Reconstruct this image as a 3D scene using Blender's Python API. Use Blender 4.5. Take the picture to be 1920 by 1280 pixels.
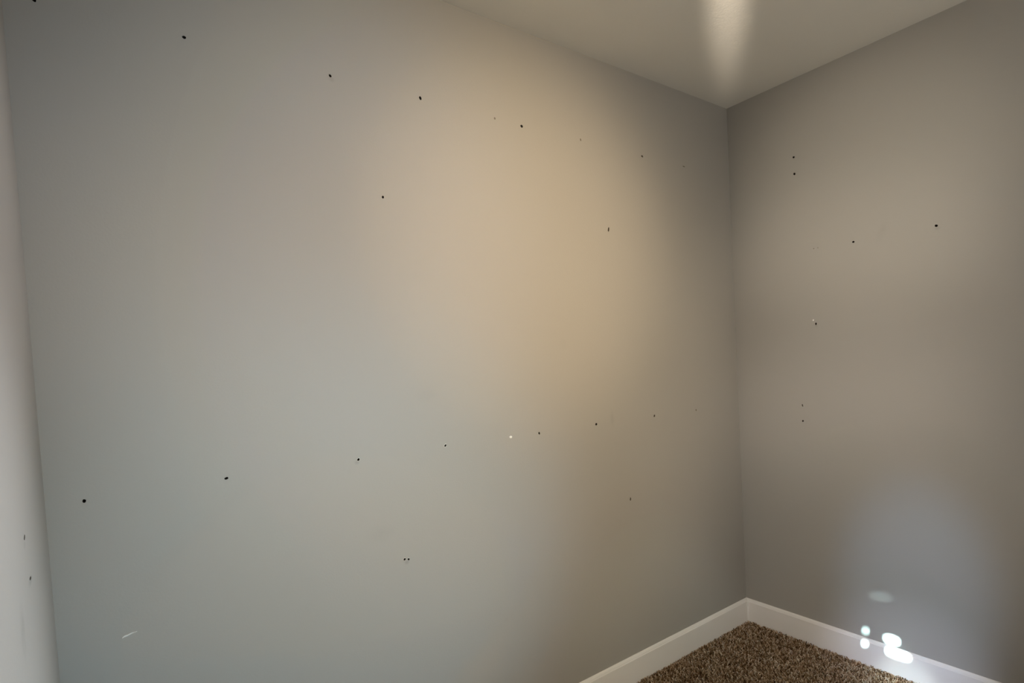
import bpy, bmesh, math, random
import numpy as np
from mathutils import Vector, Matrix

sc = bpy.context.scene
for o in list(bpy.data.objects):
    bpy.data.objects.remove(o, do_unlink=True)
C = sc.collection

# ------------------------------------------------------------------ camera
CAM = Vector((-2.4276, -1.5367, 1.2973))
YAW, PITCH, ROLL = 0.6209, -0.0354, -0.0549
F_PX, SHIFT_PX = 1042.43, 78.47
fwd = Vector((math.sin(YAW) * math.cos(PITCH), math.cos(YAW) * math.cos(PITCH), math.sin(PITCH)))
rgt = Vector((math.cos(YAW), -math.sin(YAW), 0))
up = rgt.cross(fwd)
r2 = rgt * math.cos(ROLL) + up * math.sin(ROLL)
u2 = -rgt * math.sin(ROLL) + up * math.cos(ROLL)
cam_data = bpy.data.cameras.new('camera')
cam = bpy.data.objects.new('camera', cam_data)
C.objects.link(cam)
cam.matrix_world = Matrix(((r2.x, u2.x, -fwd.x, CAM.x), (r2.y, u2.y, -fwd.y, CAM.y),
                           (r2.z, u2.z, -fwd.z, CAM.z), (0, 0, 0, 1)))
cam_data.sensor_fit = 'HORIZONTAL'
cam_data.sensor_width = 36
cam_data.lens = F_PX / 1920 * 36
cam_data.shift_y = SHIFT_PX / 1920
cam_data.clip_start = 0.01
sc.camera = cam

# ------------------------------------------------------------------ room size
XL = -2.5624          # left wall
YF = -3.40            # wall behind the camera
H = 2.44
T = 0.12              # wall thickness
BH, BT = 0.1018, 0.0125   # baseboard height and thickness

# ------------------------------------------------------------------ world, view, lights
world = bpy.data.worlds.new('world')
sc.world = world
world.use_nodes = True
bg = world.node_tree.nodes['Background']
bg.inputs[0].default_value = (0.55, 0.72, 1.0, 1)
bg.inputs[1].default_value = 0.15
vs = sc.view_settings
sc.display_settings.display_device = 'sRGB'
vs.view_transform = 'Standard'
vs.look = 'None'
vs.gamma = 1
vs.use_curve_mapping = False
vs.exposure = 0.0
sc.cycles.use_denoising = True
sc.cycles.max_bounces = 12
sc.cycles.diffuse_bounces = 8
sc.cycles.caustics_reflective = False
sc.cycles.caustics_refractive = False


def aim(o, loc, target):
    o.location = loc
    o.rotation_euler = (Vector(target) - Vector(loc)).to_track_quat('-Z', 'Y').to_euler()


def lamp(kind, name, loc, target, power, color, **kw):
    d = bpy.data.lights.new(name, kind)
    d.energy = power
    d.color = color
    scale = kw.pop('scale', None)
    for k, v in kw.items():
        setattr(d, k, v)
    o = bpy.data.objects.new(name, d)
    if scale:
        o.scale = scale
    C.objects.link(o)
    aim(o, loc, target)
    return o


# the sun comes through gaps in the blind of the window in the left wall, beside and behind the camera
SUN_DIR = Vector((2.55, 1.37, -1.45)).normalized()
lamp('SUN', 'sun', (-6, -5, 5), Vector((-6, -5, 5)) + SUN_DIR, 220.0, (0.60, 0.95, 1.0), angle=math.radians(0.50))
LIGHTS = [
    # kind, name, location, target, power, colour, settings
    ('SPOT', 'wide_fill', (-1.55, -2.75, 2.05), (-1.38, 0, 1.35), 183.10, (1.0, 0.787, 0.51), dict(spot_size=math.radians(58), spot_blend=1.0, shadow_soft_size=0.15)),  # added spot without a fixture: broad warm fill on the back wall
    ('SPOT', 'warm_glow_fill', (-1.55, -2.75, 2.05), (-1.18, 0, 1.72), 116.92, (1.0, 0.729, 0.449), dict(spot_size=math.radians(32), spot_blend=1.0, shadow_soft_size=0.12)),  # added spot that makes the warm glow on the back wall; invented source
    ('SPOT', 'back_left_fill', (-1.75, -2.75, 2.05), (-1.95, 0, 1.7), 52.29, (0.165, 0.58, 1.0), dict(spot_size=math.radians(38), spot_blend=1.0, shadow_soft_size=0.12)),  # added cool spot brightening the left part of the back wall
    ('SPOT', 'right_fill', (-2.35, -1.25, 2.1), (0, -0.46, 1.4), 66.12, (1.0, 0.87, 0.733), dict(spot_size=math.radians(34), spot_blend=1.0, shadow_soft_size=0.12)),  # added spot lifting the middle of the right wall, no fitting there
    ('SPOT', 'right_high_fill', (-2.35, -1.25, 2.1), (0, -0.55, 1.9), 65.12, (1.0, 0.892, 0.726), dict(spot_size=math.radians(30), spot_blend=1.0, shadow_soft_size=0.12)),  # added spot that brightens the upper right wall
    ('SPOT', 'right_low_fill', (-2.35, -1.25, 2.1), (0, -0.42, 0.6), 83.01, (1.0, 0.911, 0.818), dict(spot_size=math.radians(36), spot_blend=1.0, shadow_soft_size=0.12)),  # added spot that brightens the lower right wall
    ('SPOT', 'low_left_fill', (-1.2, -3.2, 0.9), (-1.95, 0, 0.7), 156.56, (0.463, 0.779, 1.0), dict(spot_size=math.radians(36), spot_blend=1.0, shadow_soft_size=0.2)),  # added cool spot brightening the back wall low on the left, no opening behind
    ('SPOT', 'low_middle_fill', (-1.2, -3.2, 0.9), (-1.85, 0, 0.4), 27.14, (1.0, 0.525, 0.0), dict(spot_size=math.radians(30), spot_blend=1.0, shadow_soft_size=0.2)),  # added orange spot low on the back wall, no real source
    ('SPOT', 'left_fill', (-0.06, -1.12, 1.0), (-2.56, -0.8, 0.8), 221.37, (0.856, 0.917, 1.0), dict(spot_size=math.radians(38), spot_blend=1.0, shadow_soft_size=0.1)),  # added spot beside the right wall, brightens the strip of left wall
    ('SPOT', 'left_high_fill', (-0.2, -0.75, 1.5), (-2.56, -0.5, 1.62), 74.17, (0.975, 0.931, 1.0), dict(spot_size=math.radians(34), spot_blend=1.0, shadow_soft_size=0.1)),  # added spot inside the room for the upper strip of left wall
    ('SPOT', 'ceiling_streak_fill', (-2.1, -1.39, 2.06), (-0.75, -0.497, 2.44), 267.57, (1.0, 0.864, 0.712), dict(spot_size=math.radians(9), spot_blend=1.0, shadow_soft_size=0.04, scale=(0.6, 1.05, 1.0))),  # added narrow spot that draws the light streak on the ceiling
    ('SPOT', 'cool_band_fill', (-2.45, -1.75, 1.25), (0, -0.705, 0.34), 96.0, (0.421, 0.67, 1.0), dict(spot_size=math.radians(22), spot_blend=1.0, shadow_soft_size=0.06, scale=(0.56, 1.0, 1.0))),  # added spot standing in for cool daylight on the lower right wall
    ('SPOT', 'floor_fill', (-2.45, -1.75, 1.25), (-0.02, -0.66, 0.02), 95.76, (0.74, 0.769, 1.0), dict(spot_size=math.radians(13), spot_blend=1.0, shadow_soft_size=0.03)),  # added spot brightening the right baseboard and carpet around the sun spots
    ('SPOT', 'carpet_fill', (-2.45, -1.75, 1.25), (-0.07, -0.69, 0), 190.0, (0.824, 0.958, 1.0), dict(spot_size=math.radians(5), spot_blend=1.0, shadow_soft_size=0.02)),  # added tight spot that makes the carpet bright below the sun spots
    ('SPOT', 'baseboard_fill', (-1.55, -2.75, 2.25), (-0.62, -0.05, 0.0), 64.13, (0.96, 1.0, 0.881), dict(spot_size=math.radians(21), spot_blend=1.0, shadow_soft_size=0.08)),  # added spot lifting the back baseboard and the carpet near the corner
    ('SPOT', 'faint_patch_fill', (-2.45, -1.75, 1.25), (0, -0.587, 0.289), 115.0, (0.7, 0.95, 1.0), dict(spot_size=math.radians(1.9), spot_blend=0.7, shadow_soft_size=0.004, scale=(1.0, 0.5, 1.0))),  # added thin beam that makes the faint pale patch, standing in for a glint
    ('AREA', 'ceiling_fill', (-1.3, -2.6, 1.0), (-1.0, -2.0, 2.44), 16.61, (1.0, 0.962, 0.912), dict(shape='DISK', size=0.4)),  # added upward disk lamp filling in for bounced light on the ceiling
]
for k, n, l, t, p, c, kw in LIGHTS:
    lamp(k, n, l, t, p, c, **kw)


# ------------------------------------------------------------------ materials
def new_mat(name):
    m = bpy.data.materials.new(name)
    m.use_nodes = True
    return m, m.node_tree.nodes, m.node_tree.links, m.node_tree.nodes['Principled BSDF']


def paint(name, col, rough=0.6, spec=0.3, bump=0.12, scale=170, spots=()):
    """painted drywall with a fine roller texture; spots = scuffs (centre, radii, strength)"""
    m, N, L, b = new_mat(name)
    tc = N.new('ShaderNodeTexCoord')
    n1 = N.new('ShaderNodeTexNoise')
    n1.inputs['Scale'].default_value = scale
    n1.inputs['Detail'].default_value = 3
    L.new(tc.outputs['Object'], n1.inputs['Vector'])
    bp = N.new('ShaderNodeBump')
    bp.inputs['Strength'].default_value = bump
    bp.inputs['Distance'].default_value = 0.002
    L.new(n1.outputs['Fac'], bp.inputs['Height'])
    L.new(bp.outputs['Normal'], b.inputs['Normal'])
    b.inputs['Roughness'].default_value = rough
    b.inputs['Specular IOR Level'].default_value = spec
    n2 = N.new('ShaderNodeTexNoise')
    n2.inputs['Scale'].default_value = 2.2
    n2.inputs['Detail'].default_value = 4
    L.new(tc.outputs['Object'], n2.inputs['Vector'])
    mx = N.new('ShaderNodeMix')
    mx.data_type = 'RGBA'
    mx.inputs['A'].default_value = (*[v * 0.985 for v in col], 1)
    mx.inputs['B'].default_value = (*[min(1, v * 1.015) for v in col], 1)
    L.new(n2.outputs['Fac'], mx.inputs['Factor'])
    out = mx.outputs['Result']
    for ctr, rad, ang, st in spots:      # smudges: a soft ellipse broken up by noise
        mp = N.new('ShaderNodeMapping')
        mp.vector_type = 'TEXTURE'
        mp.inputs['Location'].default_value = ctr
        mp.inputs['Rotation'].default_value = ang
        mp.inputs['Scale'].default_value = rad
        L.new(tc.outputs['Object'], mp.inputs['Vector'])
        ln = N.new('ShaderNodeVectorMath')
        ln.operation = 'LENGTH'
        L.new(mp.outputs['Vector'], ln.inputs[0])
        mr = N.new('ShaderNodeMapRange')
        mr.interpolation_type = 'SMOOTHSTEP'
        mr.inputs['From Min'].default_value = 0.1
        mr.inputs['From Max'].default_value = 1.0
        mr.inputs['To Min'].default_value = st
        mr.inputs['To Max'].default_value = 0
        L.new(ln.outputs['Value'], mr.inputs['Value'])
        n3 = N.new('ShaderNodeTexNoise')
        n3.inputs['Scale'].default_value = 45
        L.new(tc.outputs['Object'], n3.inputs['Vector'])
        ml = N.new('ShaderNodeMath')
        ml.operation = 'MULTIPLY'
        L.new(mr.outputs['Result'], ml.inputs[0])
        L.new(n3.outputs['Fac'], ml.inputs[1])
        m2 = N.new('ShaderNodeMix')
        m2.data_type = 'RGBA'
        L.new(ml.outputs[0], m2.inputs['Factor'])
        L.new(out, m2.inputs['A'])
        m2.inputs['B'].default_value = (0.10, 0.09, 0.075, 1)
        out = m2.outputs['Result']
    L.new(out, b.inputs['Base Color'])
    return m


def plain(name, col, rough=0.6, spec=0.3, var=0.1, scale=300):
    m, N, L, b = new_mat(name)
    tc = N.new('ShaderNodeTexCoord')
    n = N.new('ShaderNodeTexNoise')
    n.inputs['Scale'].default_value = scale
    L.new(tc.outputs['Object'], n.inputs['Vector'])
    mx = N.new('ShaderNodeMix')
    mx.data_type = 'RGBA'
    mx.inputs['A'].default_value = (*[v * (1 - var) for v in col], 1)
    mx.inputs['B'].default_value = (*[min(1, v * (1 + var)) for v in col], 1)
    L.new(n.outputs['Fac'], mx.inputs['Factor'])
    L.new(mx.outputs['Result'], b.inputs['Base Color'])
    b.inputs['Roughness'].default_value = rough
    b.inputs['Specular IOR Level'].default_value = spec
    return m


WALL = (0.405, 0.388, 0.354)
M_back = paint('greige_wall_paint', WALL, spots=[
    ((-0.857, 0, 1.061), (0.016, 0.1, 0.045), (0, 0, 0), 0.16),
    ((-1.824, 0, 0.825), (0.06, 0.1, 0.035), (0, 0, 0), 0.10),
    ((-1.652, 0, 1.213), (0.05, 0.1, 0.03), (0, 0, 0), 0.08),
    ((-1.09, 0, 1.36), (0.03, 0.1, 0.03), (0, 0, 0), 0.07),
    ((-1.884, 0, 2.108), (0.012, 0.1, 0.010), (0, 0, 0), 0.30),
    ((-1.882, 0, 1.043), (0.011, 0.1, 0.009), (0, 0, 0), 0.40),
    ((-1.7505, 0, 0.722), (0.012, 0.1, 0.009), (0, 0, 0), 0.45)])
M_right = paint('greige_wall_paint', WALL, spots=[
    ((0, -0.634, 1.728), (0.1, 0.022, 0.06), (math.radians(28), 0, 0), 0.10),
    ((0, -0.809, 1.698), (0.1, 0.012, 0.010), (0, 0, 0), 0.30),
    ((0, -0.376, 1.385), (0.1, 0.010, 0.012), (0, 0, 0), 0.20)])
M_left = paint('greige_wall_paint', WALL, spots=[
    ((XL, -0.425, 0.935), (0.1, 0.03, 0.06), (0, 0, 0), 0.30),
    ((XL, -0.305, 0.977), (0.1, 0.035, 0.010), (0, 0, 0), 0.55),
    ((XL, -0.334, 1.046), (0.1, 0.018, 0.010), (0, 0, 0), 0.30)])
M_front = paint('greige_wall_paint', WALL)
M_ceil = paint('flat_ceiling_paint', (0.75, 0.725, 0.655), rough=0.9, spec=0.1, bump=0.2, scale=120)
M_trim = paint('white_trim_paint', (0.90, 0.87, 0.83), rough=0.38, spec=0.4, bump=0.03, scale=60)
M_caulk = plain('painter_caulk', (0.94, 0.92, 0.88), 0.5)
M_hole = plain('dark_drywall_hole', (0.030, 0.024, 0.018), 0.95, 0.05, 0.3)
M_dent = plain('grey_gypsum_dent', (0.14, 0.12, 0.095), 0.95, 0.05, 0.25)
M_faint = plain('filled_dent', (0.24, 0.215, 0.175), 0.9, 0.1, 0.2)
M_gyp = plain('torn_gypsum_edge', (0.62, 0.60, 0.55), 0.9, 0.1, 0.12)
M_white = plain('white_plastic_anchor', (0.90, 0.89, 0.86), 0.4, 0.4, 0.04)
M_chip = plain('bare_white_gypsum', (0.93, 0.92, 0.90), 0.8, 0.2, 0.04)
M_blind = plain('blind_fabric', (0.55, 0.53, 0.50), 0.8, 0.2)
M_metal = plain('white_fixture', (0.8, 0.8, 0.78), 0.4)


# ------------------------------------------------------------------ mesh helpers
def link(name, bm, mat, parent=None, smooth=False):
    me = bpy.data.meshes.new(name)
    bm.normal_update()
    bm.to_mesh(me)
    bm.free()
    if smooth:
        for p in me.polygons:
            p.use_smooth = True
    me.materials.append(mat)
    o = bpy.data.objects.new(name, me)
    C.objects.link(o)
    if parent:
        o.parent = parent
        o.matrix_parent_inverse = parent.matrix_world.inverted()
    return o


def struct(o, label=None):
    o['kind'] = 'structure'
    if label:
        o['label'] = label
    return o


def box(bm, lo, hi):
    vs_ = [bm.verts.new((x, y, z)) for x in (lo[0], hi[0]) for y in (lo[1], hi[1]) for z in (lo[2], hi[2])]
    for f in ((0, 1, 3, 2), (4, 6, 7, 5), (0, 4, 5, 1), (2, 3, 7, 6), (0, 2, 6, 4), (1, 5, 7, 3)):
        bm.faces.new([vs_[i] for i in f])


# wall frames: (u, z) on the wall plus w = depth behind the painted face
def P_back(u, z, w=0.0): return Vector((u, w, z))
def P_right(u, z, w=0.0): return Vector((w, u, z))
def P_left(u, z, w=0.0): return Vector((XL - w, u, z))
def P_front(u, z, w=0.0): return Vector((u, YF - w, z))
PF = {'A': P_back, 'B': P_right, 'L': P_left, 'F': P_front}


def slab_wall(P, u0, u1, z0, z1, loops, name, mat, depth=T, windows=()):
    """a wall slab whose painted face is pierced by the given closed loops of (u, z)"""
    bm = bmesh.new()
    edges = []

    def ring(pts, w):
        v = [bm.verts.new(P(a, b, w)) for a, b in pts]
        e = [bm.edges.new((v[i], v[(i + 1) % len(v)])) for i in range(len(v))]
        return v, e
    rect = [(u0, z0), (u1, z0), (u1, z1), (u0, z1)]
    vf, ef = ring(rect, 0)
    edges += ef
    thru = []
    for lp in loops:
        v, e = ring(lp, 0)
        edges += e
    for lp in windows:
        v, e = ring(lp, 0)
        edges += e
        thru.append((lp, v))
    bmesh.ops.triangle_fill(bm, use_beauty=True, use_dissolve=False, edges=edges)
    vb, eb = ring(rect, depth)
    be = list(eb)
    for lp, v in thru:
        vv, ee = ring(lp, depth)
        be += ee
        n = len(v)
        for i in range(n):
            bm.faces.new((v[i], v[(i + 1) % n], vv[(i + 1) % n], vv[i]))
    bmesh.ops.triangle_fill(bm, use_beauty=True, use_dissolve=False, edges=be)
    for i in range(4):
        bm.faces.new((vf[i], vf[(i + 1) % 4], vb[(i + 1) % 4], vb[i]))
    return link(name, bm, mat)


# ------------------------------------------------------------------ marks in the walls
rng = random.Random(7)
# wall, kind, u, z, half width, half height (m), depth, label
HOLES = [
    ('A', 'deep', -2.5105, 2.1170, 3.2, 4.4, 'black screw hole cut by the top edge of the photo, far left'),
    ('A', 'deep', -2.2366, 2.1195, 3.9, 4.0, 'black screw hole high on the large wall, second from the left in the upper row'),
    ('A', 'deep', -1.8873, 2.1171, 4.2, 3.6, 'black screw hole with a grey smudge at its lower left, third in the upper row'),
    ('A', 'deep', -1.6129, 2.1192, 4.3, 5.2, 'black upright oval screw hole left of the warm glow, fourth in the upper row'),
    ('A', 'faint', -1.3398, 2.1153, 3.2, 3.6, 'tiny faint brown nail hole in the upper row, just left of a larger dark one'),
    ('A', 'deep', -1.2280, 2.1124, 5.0, 5.6, 'dark oval screw hole at the top of the warm glow on the large wall'),
    ('A', 'faint', -0.9527, 2.1175, 3.0, 4.8, 'faint slit-like nail hole in the upper row, right of the warm glow'),
    ('A', 'mid', -0.6118, 2.1145, 4.9, 4.4, 'small dark nail hole in the upper row, last clear one before the corner'),
    ('A', 'faint', -0.3420, 2.1165, 8.0, 2.6, 'very faint flat scuffed hole in the shade near the corner, last of the upper row'),
    ('A', 'deep', -1.7543, 1.8026, 3.6, 3.9, 'single black screw hole below the upper row, left of the warm glow'),
    ('A', 'mid', -0.8273, 1.7972, 4.9, 7.0, 'ragged tilted brown nail hole below the upper row, right of the warm glow'),
    ('A', 'deep', -2.4962, 1.0485, 3.5, 3.7, 'large black round screw hole in the lower row, nearest the left wall'),
    ('A', 'deep', -2.2154, 1.0519, 4.3, 3.2, 'black wedge-shaped screw hole in the lower row, second from the left wall'),
    ('A', 'deep', -1.8780, 1.0497, 3.5, 3.4, 'black screw hole with pale chipped rim and grey smudge, third in the lower row'),
    ('A', 'deep', -1.5977, 1.0530, 3.6, 3.4, 'black screw hole ringed by a white chipped edge in the lower row'),
    ('A', 'deep', -1.2227, 1.0474, 3.6, 4.6, 'small black oval hole just right of the white anchor in the lower row'),
    ('A', 'deep', -0.9444, 1.0493, 4.7, 4.7, 'small black hole right of the white anchor, second one toward the corner'),
    ('A', 'mid', -0.6097, 1.0476, 4.0, 6.0, 'thin brown upright nail hole in the lower row, second nearest the corner'),
    ('A', 'faint', -0.3298, 1.0460, 4.4, 3.8, 'faint tiny nail hole in the lower row, nearest the corner of the room'),
    ('A', 'mid', -0.7770, 0.7293, 4.6, 5.3, 'brown nail hole alone in the lower right of the large wall, above the baseboard'),
    ('A', 'deep', -1.7570, 0.7326, 3.1, 3.4, 'left hole of the touching black pair low on the large wall'),
    ('A', 'deep', -1.7447, 0.7297, 3.1, 3.3, 'right hole of the touching black pair low on the large wall'),
    ('B', 'deep', -0.3058, 2.1135, 4.4, 4.4, 'upper black hole of the stacked pair high on the right wall'),
    ('B', 'deep', -0.3066, 2.0425, 4.4, 5.2, 'lower black hole of the stacked pair high on the right wall'),
    ('B', 'deep', -0.5301, 1.7066, 4.0, 4.2, 'small black hole on the right wall, left of the larger rightmost one'),
    ('B', 'deep', -0.8048, 1.7068, 4.8, 4.3, 'largest black hole on the right wall, nearest the right edge of the photo'),
    ('B', 'deep', -0.3744, 1.3945, 3.9, 5.0, 'black hole halfway up the right wall with a white fleck at its upper left'),
    ('B', 'mid', -0.3050, 1.0471, 3.0, 4.7, 'upper of two tiny stacked holes low on the right wall'),
    ('B', 'deep', -0.3046, 0.9783, 3.7, 4.3, 'lower, blacker of two tiny stacked holes low on the right wall'),
    ('B', 'faint', -0.3755, 1.7105, 2.6, 2.4, 'faint pinprick on the right wall, left one of a barely visible pair'),
    ('B', 'faint', -0.3930, 1.7104, 2.0, 2.0, 'faint pinprick on the right wall, right one of a barely visible pair'),
    ('L', 'mid', -0.3286, 1.0568, 7.6, 4.0, 'short upright gouge in the left wall, upper of its two marks'),
    ('L', 'mid', -0.3020, 0.9814, 11.0, 2.6, 'smudged nail hole in the left wall, lower of its two marks'),
]
GROUPS = {'A': 'holes in the large wall', 'B': 'holes in the right wall', 'L': 'marks in the left wall'}


def outline(u, z, hu, hz, n=14, jag=0.16, rot=0.0):
    ph = rng.uniform(0, 6.28)
    pts = []
    for i in range(n):
        a = 2 * math.pi * i / n
        k = 1 + jag * math.sin(2 * a + ph) * 0.6 + rng.uniform(-jag, jag) * 0.5
        pts.append((u + k * hu * math.cos(a), z + k * hz * math.sin(a)))
    return pts


holes = {'A': [], 'B': [], 'L': []}
for w, kind, u, z, hu, hz, lab in HOLES:
    holes[w].append((kind, u, z, outline(u, z, hu / 1000, hz / 1000, jag=0.18 if kind != 'mid' else 0.35), lab))


def tag(o, label, cat, group=None):
    o['label'] = label
    o['category'] = cat
    if group:
        o['group'] = group
    return o


def cup(P, u, z, pts, depth, name, mat, parent=None):
    """the inside of a hole: a tapering pit behind the wall face"""
    bm = bmesh.new()
    rings = []
    for k, w in ((1.0, 0.0), (0.93, depth * 0.35), (0.8, depth * 0.8), (0.5, depth)):
        rings.append([bm.verts.new(P(u + (a - u) * k, z + (b - z) * k, w)) for a, b in pts])
    n = len(pts)
    for r0, r1 in zip(rings, rings[1:]):
        for i in range(n):
            bm.faces.new((r0[i], r0[(i + 1) % n], r1[(i + 1) % n], r1[i]))
    bm.faces.new(rings[-1])
    return link(name, bm, mat, parent)


def lip(P, u, z, pts, name, mat, parent, k0=1.02, k1=1.55, h=0.0009, arc=(0, 14)):
    """a raised crumbly ring (or part of one) of torn paint round a hole"""
    bm = bmesh.new()
    n = len(pts)
    idx = list(range(arc[0], arc[1] + 1))
    rows = []
    for k, w in ((k0, 0.0004), (k0 + 0.12, -h), ((k0 + k1) / 2, -h * 0.8), (k1, 0.0003)):
        rows.append([bm.verts.new(P(u + (pts[i % n][0] - u) * (k + (rng.uniform(-.05, .05) if w < 0 else 0)),
                                    z + (pts[i % n][1] - z) * k, w)) for i in idx])
    full = (arc[1] - arc[0]) >= n
    for r0, r1 in zip(rows, rows[1:]):
        for i in range(len(idx) - 1):
            bm.faces.new((r0[i], r0[i + 1], r1[i + 1], r1[i]))
    if full:
        bmesh.ops.remove_doubles(bm, verts=bm.verts, dist=1e-5)
    return link(name, bm, mat, parent, smooth=True)


# ------------------------------------------------------------------ shell
# left window opening, for daylight and sun (outside the picture, beside the camera)
WIN = [(-2.55, 0.95), (-1.25, 0.95), (-1.25, 2.10), (-2.55, 2.10)]
struct(slab_wall(P_back, XL - T, T, -0.03, H + 0.03, [h[3] for h in holes['A']], 'wall_back', M_back))
struct(slab_wall(P_right, YF - T, 0.0, -0.03, H + 0.03, [h[3] for h in holes['B']], 'wall_right', M_right))
struct(slab_wall(P_left, YF - T, 0.0, -0.03, H + 0.03, [h[3] for h in holes['L']], 'wall_left', M_left, windows=[WIN]))
struct(slab_wall(P_front, XL, 0.0, -0.03, H + 0.03, [], 'wall_front', M_front))
bm = bmesh.new(); box(bm, (XL - T, YF - T, H), (T, T, H + 0.1)); struct(link('ceiling', bm, M_ceil))

DEP = {'deep': 0.014, 'mid': 0.005, 'faint': 0.0018}
MATS = {'deep': M_hole, 'mid': M_dent, 'faint': M_faint}
k_rim = {13: (1.02, 1.5, 0.0010, (0, 14)), 14: (1.02, 1.75, 0.0011, (2, 13)), 20: (1.03, 1.5, 0.0009, (1, 8)), 21: (1.03, 1.55, 0.0010, (2, 8))}
ctr = 0
for w in 'ABL':
    for kind, u, z, pts, lab in holes[w]:
        o = cup(PF[w], u, z, pts, DEP[kind], 'screw_hole' if kind == 'deep' else 'nail_hole', MATS[kind])
        tag(o, lab, 'hole', GROUPS[w])
        if w == 'A' and ctr in k_rim:
            k0, k1, h, arc = k_rim[ctr]
            c = lip(PF[w], u, z, pts, 'chipped_rim', M_gyp, o, k0, k1, h, arc)
            c['label'] = 'pale chipped rim'
        if w == 'B' and abs(z - 1.3945) < 1e-4:      # white fleck beside this hole
            c = lip(PF[w], -0.3640, 1.4113, outline(-0.3640, 1.4113, 0.0036, 0.0040), 'gypsum_fleck', M_chip, o, 0.05, 1.0, 0.0009, (0, 14))
            c['label'] = 'white fleck of bare gypsum'
        ctr += 1

# white plastic anchor left in the lower row
bm = bmesh.new()
prof = [(0.0, -0.0005), (0.0012, -0.0006), (0.0015, -0.0016), (0.0042, -0.0018), (0.0050, -0.0010), (0.0052, 0.0004)]
rows = []
for r, w in prof:
    rows.append([bm.verts.new(P_back(-1.3463 + 1.1 * r * math.cos(a * math.pi / 8), 1.0492 + 0.85 * r * math.sin(a * math.pi / 8), w)) for a in range(16)])
for r0, r1 in zip(rows, rows[1:]):
    for i in range(16):
        bm.faces.new((r0[i], r0[(i + 1) % 16], r1[(i + 1) % 16], r1[i]))
bmesh.ops.remove_doubles(bm, verts=bm.verts, dist=1e-6)
tag(link('wall_anchor', bm, M_white, smooth=True), 'white plastic wall anchor flush in the lower row, between two black holes', 'wall anchor')

# scrape low on the large wall: paper torn up from the gypsum, a curled white flake
bm = bmesh.new()
pl = [(-2.4490, 0.7268, .0010), (-2.4455, 0.7290, .0020), (-2.4420, 0.7296, .0021), (-2.4385, 0.7300, .0018), (-2.4345, 0.7312, .0017),
      (-2.4300, 0.7322, .0013), (-2.4250, 0.7326, .0008), (-2.4205, 0.7330, .0004)]
rows = []
for u, z, r in pl:
    rows.append([bm.verts.new(P_back(u, z + r * a, w)) for a, w in ((-1.15, 0.0003), (-0.6, -0.0006), (0.2, -0.0016), (0.8, -0.0022), (1.0, -0.0016), (0.85, 0.0003))])
for r0, r1 in zip(rows, rows[1:]):
    for i in range(5):
        bm.faces.new((r0[i], r0[i + 1], r1[i + 1], r1[i]))
tag(link('paint_scrape', bm, M_chip, smooth=True), 'white torn paint scrape low on the large wall near the left wall', 'scrape')

# ------------------------------------------------------------------ baseboards
PROFILE = [(0.0, -0.02), (BT, -0.02), (BT, BH - 0.0125), (BT - 0.0012, BH - 0.0105), (BT - 0.0022, BH - 0.0100),
           (BT - 0.0030, BH - 0.0070), (BT - 0.0060, BH - 0.0025), (BT - 0.0095, BH), (0.0, BH)]


def baseboard(name, a, b, mitre_a, mitre_b, nrm):
    """profile swept from a to b; mitre = how far each end is cut back per unit of depth"""
    bm = bmesh.new()
    a, b, nrm = Vector(a), Vector(b), Vector(nrm)
    d = (b - a).normalized()
    rows = []
    for end, mt, s in ((a, mitre_a, 1), (b, mitre_b, -1)):
        rows.append([bm.verts.new(end + nrm * t + d * s * mt * t + Vector((0, 0, z))) for t, z in PROFILE])
    n = len(PROFILE)
    for i in range(n):
        bm.faces.new((rows[0][i], rows[0][(i + 1) % n], rows[1][(i + 1) % n], rows[1][i]))
    bm.faces.new(rows[0]); bm.faces.new(rows[1][::-1])
    bmesh.ops.recalc_face_normals(bm, faces=bm.faces)
    return struct(link(name, bm, M_trim))


baseboard('baseboard_back', (XL, 0, 0), (0, 0, 0), 1, 1, (0, -1, 0))
baseboard('baseboard_right', (0, 0, 0), (0, YF, 0), 1, 1, (-1, 0, 0))
baseboard('baseboard_left', (XL, 0, 0), (XL, YF, 0), 1, 1, (1, 0, 0))
baseboard('baseboard_front', (XL, YF, 0), (0, YF, 0), 1, 1, (0, 1, 0))
# caulked inside corner of the baseboards
bm = bmesh.new()
r0 = [bm.verts.new((-BT - x, -BT - y, -0.01)) for x, y in ((-0.001, -0.001), (0.0050, -0.001), (0.0030, 0.0030), (-0.001, 0.0050))]
r1 = [bm.verts.new((-BT - x, -BT - y, BH - 0.012)) for x, y in ((-0.001, -0.001), (0.0044, -0.001), (0.0027, 0.0027), (-0.001, 0.0044))]
for i in range(4):
    bm.faces.new((r0[i], r0[(i + 1) % 4], r1[(i + 1) % 4], r1[i]))
bm.faces.new(r0[::-1]); bm.faces.new(r1)
struct(link('trim_1', bm, M_caulk))

# ------------------------------------------------------------------ floor and carpet
def carpet_color(N, L, fac):
    cr = N.new('ShaderNodeValToRGB')
    e = cr.color_ramp.elements
    e[0].position, e[0].color = 0.0, (0.110, 0.058, 0.026, 1)
    e[1].position, e[1].color = 1.0, (0.86, 0.74, 0.59, 1)
    for p, c in ((0.3, (0.31, 0.182, 0.092, 1)), (0.6, (0.57, 0.39, 0.245, 1)), (0.85, (0.77, 0.595, 0.42, 1))):
        x = e.new(p); x.color = c
    L.new(fac, cr.inputs[0])
    return cr.outputs[0]


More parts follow.
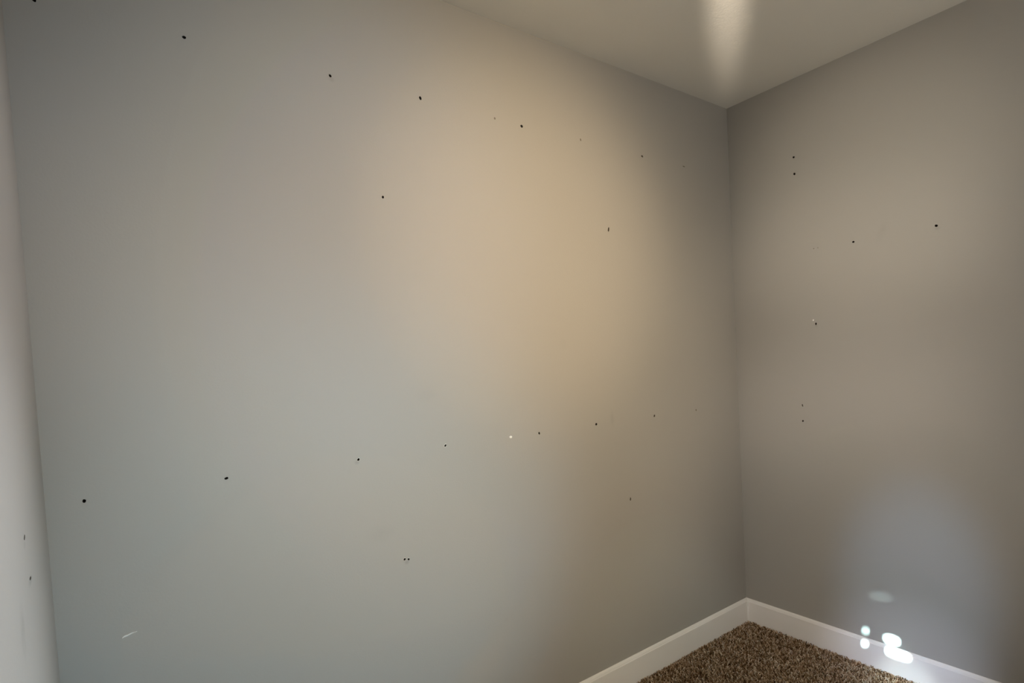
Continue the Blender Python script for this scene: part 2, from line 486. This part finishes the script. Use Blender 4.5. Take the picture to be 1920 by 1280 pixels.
M_floor, N, L, b = new_mat('brown_carpet_backing')
tc = N.new('ShaderNodeTexCoord'); n1 = N.new('ShaderNodeTexNoise')
n1.inputs['Scale'].default_value = 260; n1.inputs['Detail'].default_value = 3
L.new(tc.outputs['Object'], n1.inputs['Vector'])
mth = N.new('ShaderNodeMath'); mth.operation = 'MULTIPLY_ADD'
mth.inputs[1].default_value = 1.6; mth.inputs[2].default_value = -0.75
L.new(n1.outputs['Fac'], mth.inputs[0])
L.new(carpet_color(N, L, mth.outputs[0]), b.inputs['Base Color'])
bp = N.new('ShaderNodeBump'); bp.inputs['Distance'].default_value = 0.01
L.new(n1.outputs['Fac'], bp.inputs['Height']); L.new(bp.outputs['Normal'], b.inputs['Normal'])
b.inputs['Roughness'].default_value = 1.0; b.inputs['Specular IOR Level'].default_value = 0.05
bm = bmesh.new(); box(bm, (XL - T, YF - T, -0.12), (T, T, -0.011)); struct(link('floor', bm, M_floor))

M_pile, N, L, b = new_mat('brown_frieze_carpet')
at = N.new('ShaderNodeAttribute'); at.attribute_name = 'shade'
L.new(carpet_color(N, L, at.outputs['Fac']), b.inputs['Base Color'])
b.inputs['Roughness'].default_value = 0.95; b.inputs['Specular IOR Level'].default_value = 0.1


def carpet():
    """twisted, leaning yarn tufts over the part of the floor by the corner"""
    r = np.random.default_rng(3)
    sp = 0.0060
    gx, gy = np.meshgrid(np.arange(-1.75, -BT - 0.001, sp), np.arange(-1.55, -BT - 0.001, sp))
    n = gx.size
    p = np.stack([gx.ravel(), gy.ravel()], 1) + r.uniform(-.5, .5, (n, 2)) * sp * 1.1
    p = np.minimum(p, -BT - 0.0016)
    seg, sides = 4, 3
    hgt = r.uniform(0.0075, 0.0155, n)
    near = np.minimum(-p[:, 0], -p[:, 1]) - BT
    hgt *= 0.62 + 0.38 * np.clip(near / 0.018, 0, 1)
    lean_a = r.uniform(0, 2 * np.pi, n) + 0.8 * np.sin(p[:, 0] * 9) + 0.8 * np.cos(p[:, 1] * 7)
    lean = r.uniform(0.003, 0.0105, n)
    curl_a = lean_a + r.uniform(0.5, 2.4, n)
    curl = r.uniform(0.0, 0.005, n)
    rad = r.uniform(0.0014, 0.0024, n)
    V = np.empty((n, seg + 1, sides, 3), np.float32)
    for s in range(seg + 1):
        t = s / seg
        cx = p[:, 0] + np.cos(lean_a) * lean * t ** 1.5 + np.cos(curl_a) * curl * t ** 3
        cy = p[:, 1] + np.sin(lean_a) * lean * t ** 1.5 + np.sin(curl_a) * curl * t ** 3
        cx = np.minimum(cx, -BT - 0.0008); cy = np.minimum(cy, -BT - 0.0008)
        cz = -0.0115 + hgt * np.sin(t * np.pi * 0.5 * (0.85 + 0.15 * (lean < 0.005)))
        rr = rad * (1.0 if s < seg else 0.55) * (0.85 + 0.3 * t)
        for k in range(sides):
            a = 2 * np.pi * k / sides + t * 2.6 + lean_a
            V[:, s, k, 0] = np.minimum(cx + rr * np.cos(a), -BT - 0.0002)
            V[:, s, k, 1] = np.minimum(cy + rr * np.sin(a), -BT - 0.0002)
            V[:, s, k, 2] = cz + (0.4 * rr * np.sin(a * 2) if s == seg else 0)
    nv = (seg + 1) * sides
    quads = []
    for s in range(seg):
        for k in range(sides):
            quads.append((s * sides + k, s * sides + (k + 1) % sides, (s + 1) * sides + (k + 1) % sides, (s + 1) * sides + k))
    quads = np.array(quads)
    Fq = (np.arange(n)[:, None, None] * nv + quads[None]).reshape(-1)
    cap = np.array([[seg * sides + k for k in range(sides)]])
    Ft = (np.arange(n)[:, None, None] * nv + cap[None]).reshape(-1)
    nq, nt = n * len(quads), n
    me = bpy.data.meshes.new('carpet')
    me.vertices.add(n * nv); me.vertices.foreach_set('co', V.reshape(-1))
    me.loops.add(nq * 4 + nt * 3)
    me.loops.foreach_set('vertex_index', np.concatenate([Fq, Ft]).astype(np.int32))
    me.polygons.add(nq + nt)
    me.polygons.foreach_set('loop_start', np.concatenate([np.arange(nq) * 4, nq * 4 + np.arange(nt) * 3]).astype(np.int32))
    me.update(calc_edges=True)
    sh = np.clip(r.normal(0.50, 0.33, n), 0, 1).astype(np.float32)
    a = me.attributes.new('shade', 'FLOAT', 'POINT')
    a.data.foreach_set('value', np.repeat(sh, nv))
    me.materials.append(M_pile)
    o = bpy.data.objects.new('carpet', me)
    C.objects.link(o)
    o['kind'] = 'stuff'; o['category'] = 'carpet'
    o['label'] = 'speckled brown frieze carpet pile covering the floor in the corner'


carpet()

# ------------------------------------------------------------------ behind the camera: window with blind
def slot(cy, cz, hw, hh, n=12):
    """where a spot at (wall_right: y, z) is seen from the sun, on the blind's plane"""
    t = (XB - X0) / SUN_DIR.x
    return [(cy + SUN_DIR.y * t + hw * math.copysign(abs(math.cos(a)) ** 0.5, math.cos(a)),
             cz + SUN_DIR.z * t + hh * math.copysign(abs(math.sin(a)) ** 0.5, math.sin(a)))
            for a in [2 * math.pi * (i + 0.5) / n for i in range(n)]]


XB = XL - 0.05
slots = []
for X0, cy, cz, hw, hh in ((0.0, -0.528, 0.129, 0.0016, 0.0090), (-BT, -0.529, 0.080, 0.0016, 0.0080),
                           (0.0, -0.622, 0.126, 0.0200, 0.0110), (-BT, -0.647, 0.083, 0.0350, 0.0110)):
    slots.append(slot(cy, cz, hw, hh))
bm = bmesh.new()
edges = []
for pts in [[(-2.58, 0.93), (-1.22, 0.93), (-1.22, 2.12), (-2.58, 2.12)]] + slots:
    v = [bm.verts.new((XB, y, z)) for y, z in pts]
    edges += [bm.edges.new((v[i], v[(i + 1) % len(v)])) for i in range(len(v))]
bmesh.ops.triangle_fill(bm, use_beauty=True, edges=edges)
win = struct(link('window_1', bm, M_blind))
bm = bmesh.new()
for lo, hi in (((-2.62, 0.88), (-2.55, 2.17)), ((-1.25, 0.88), (-1.18, 2.17)), ((-2.62, 2.10), (-1.18, 2.17)), ((-2.62, 0.88), (-1.18, 0.95))):
    box(bm, (XL - 0.02, lo[0], lo[1]), (XL + 0.015, hi[0], hi[1]))
link('window_frame', bm, M_trim, win)
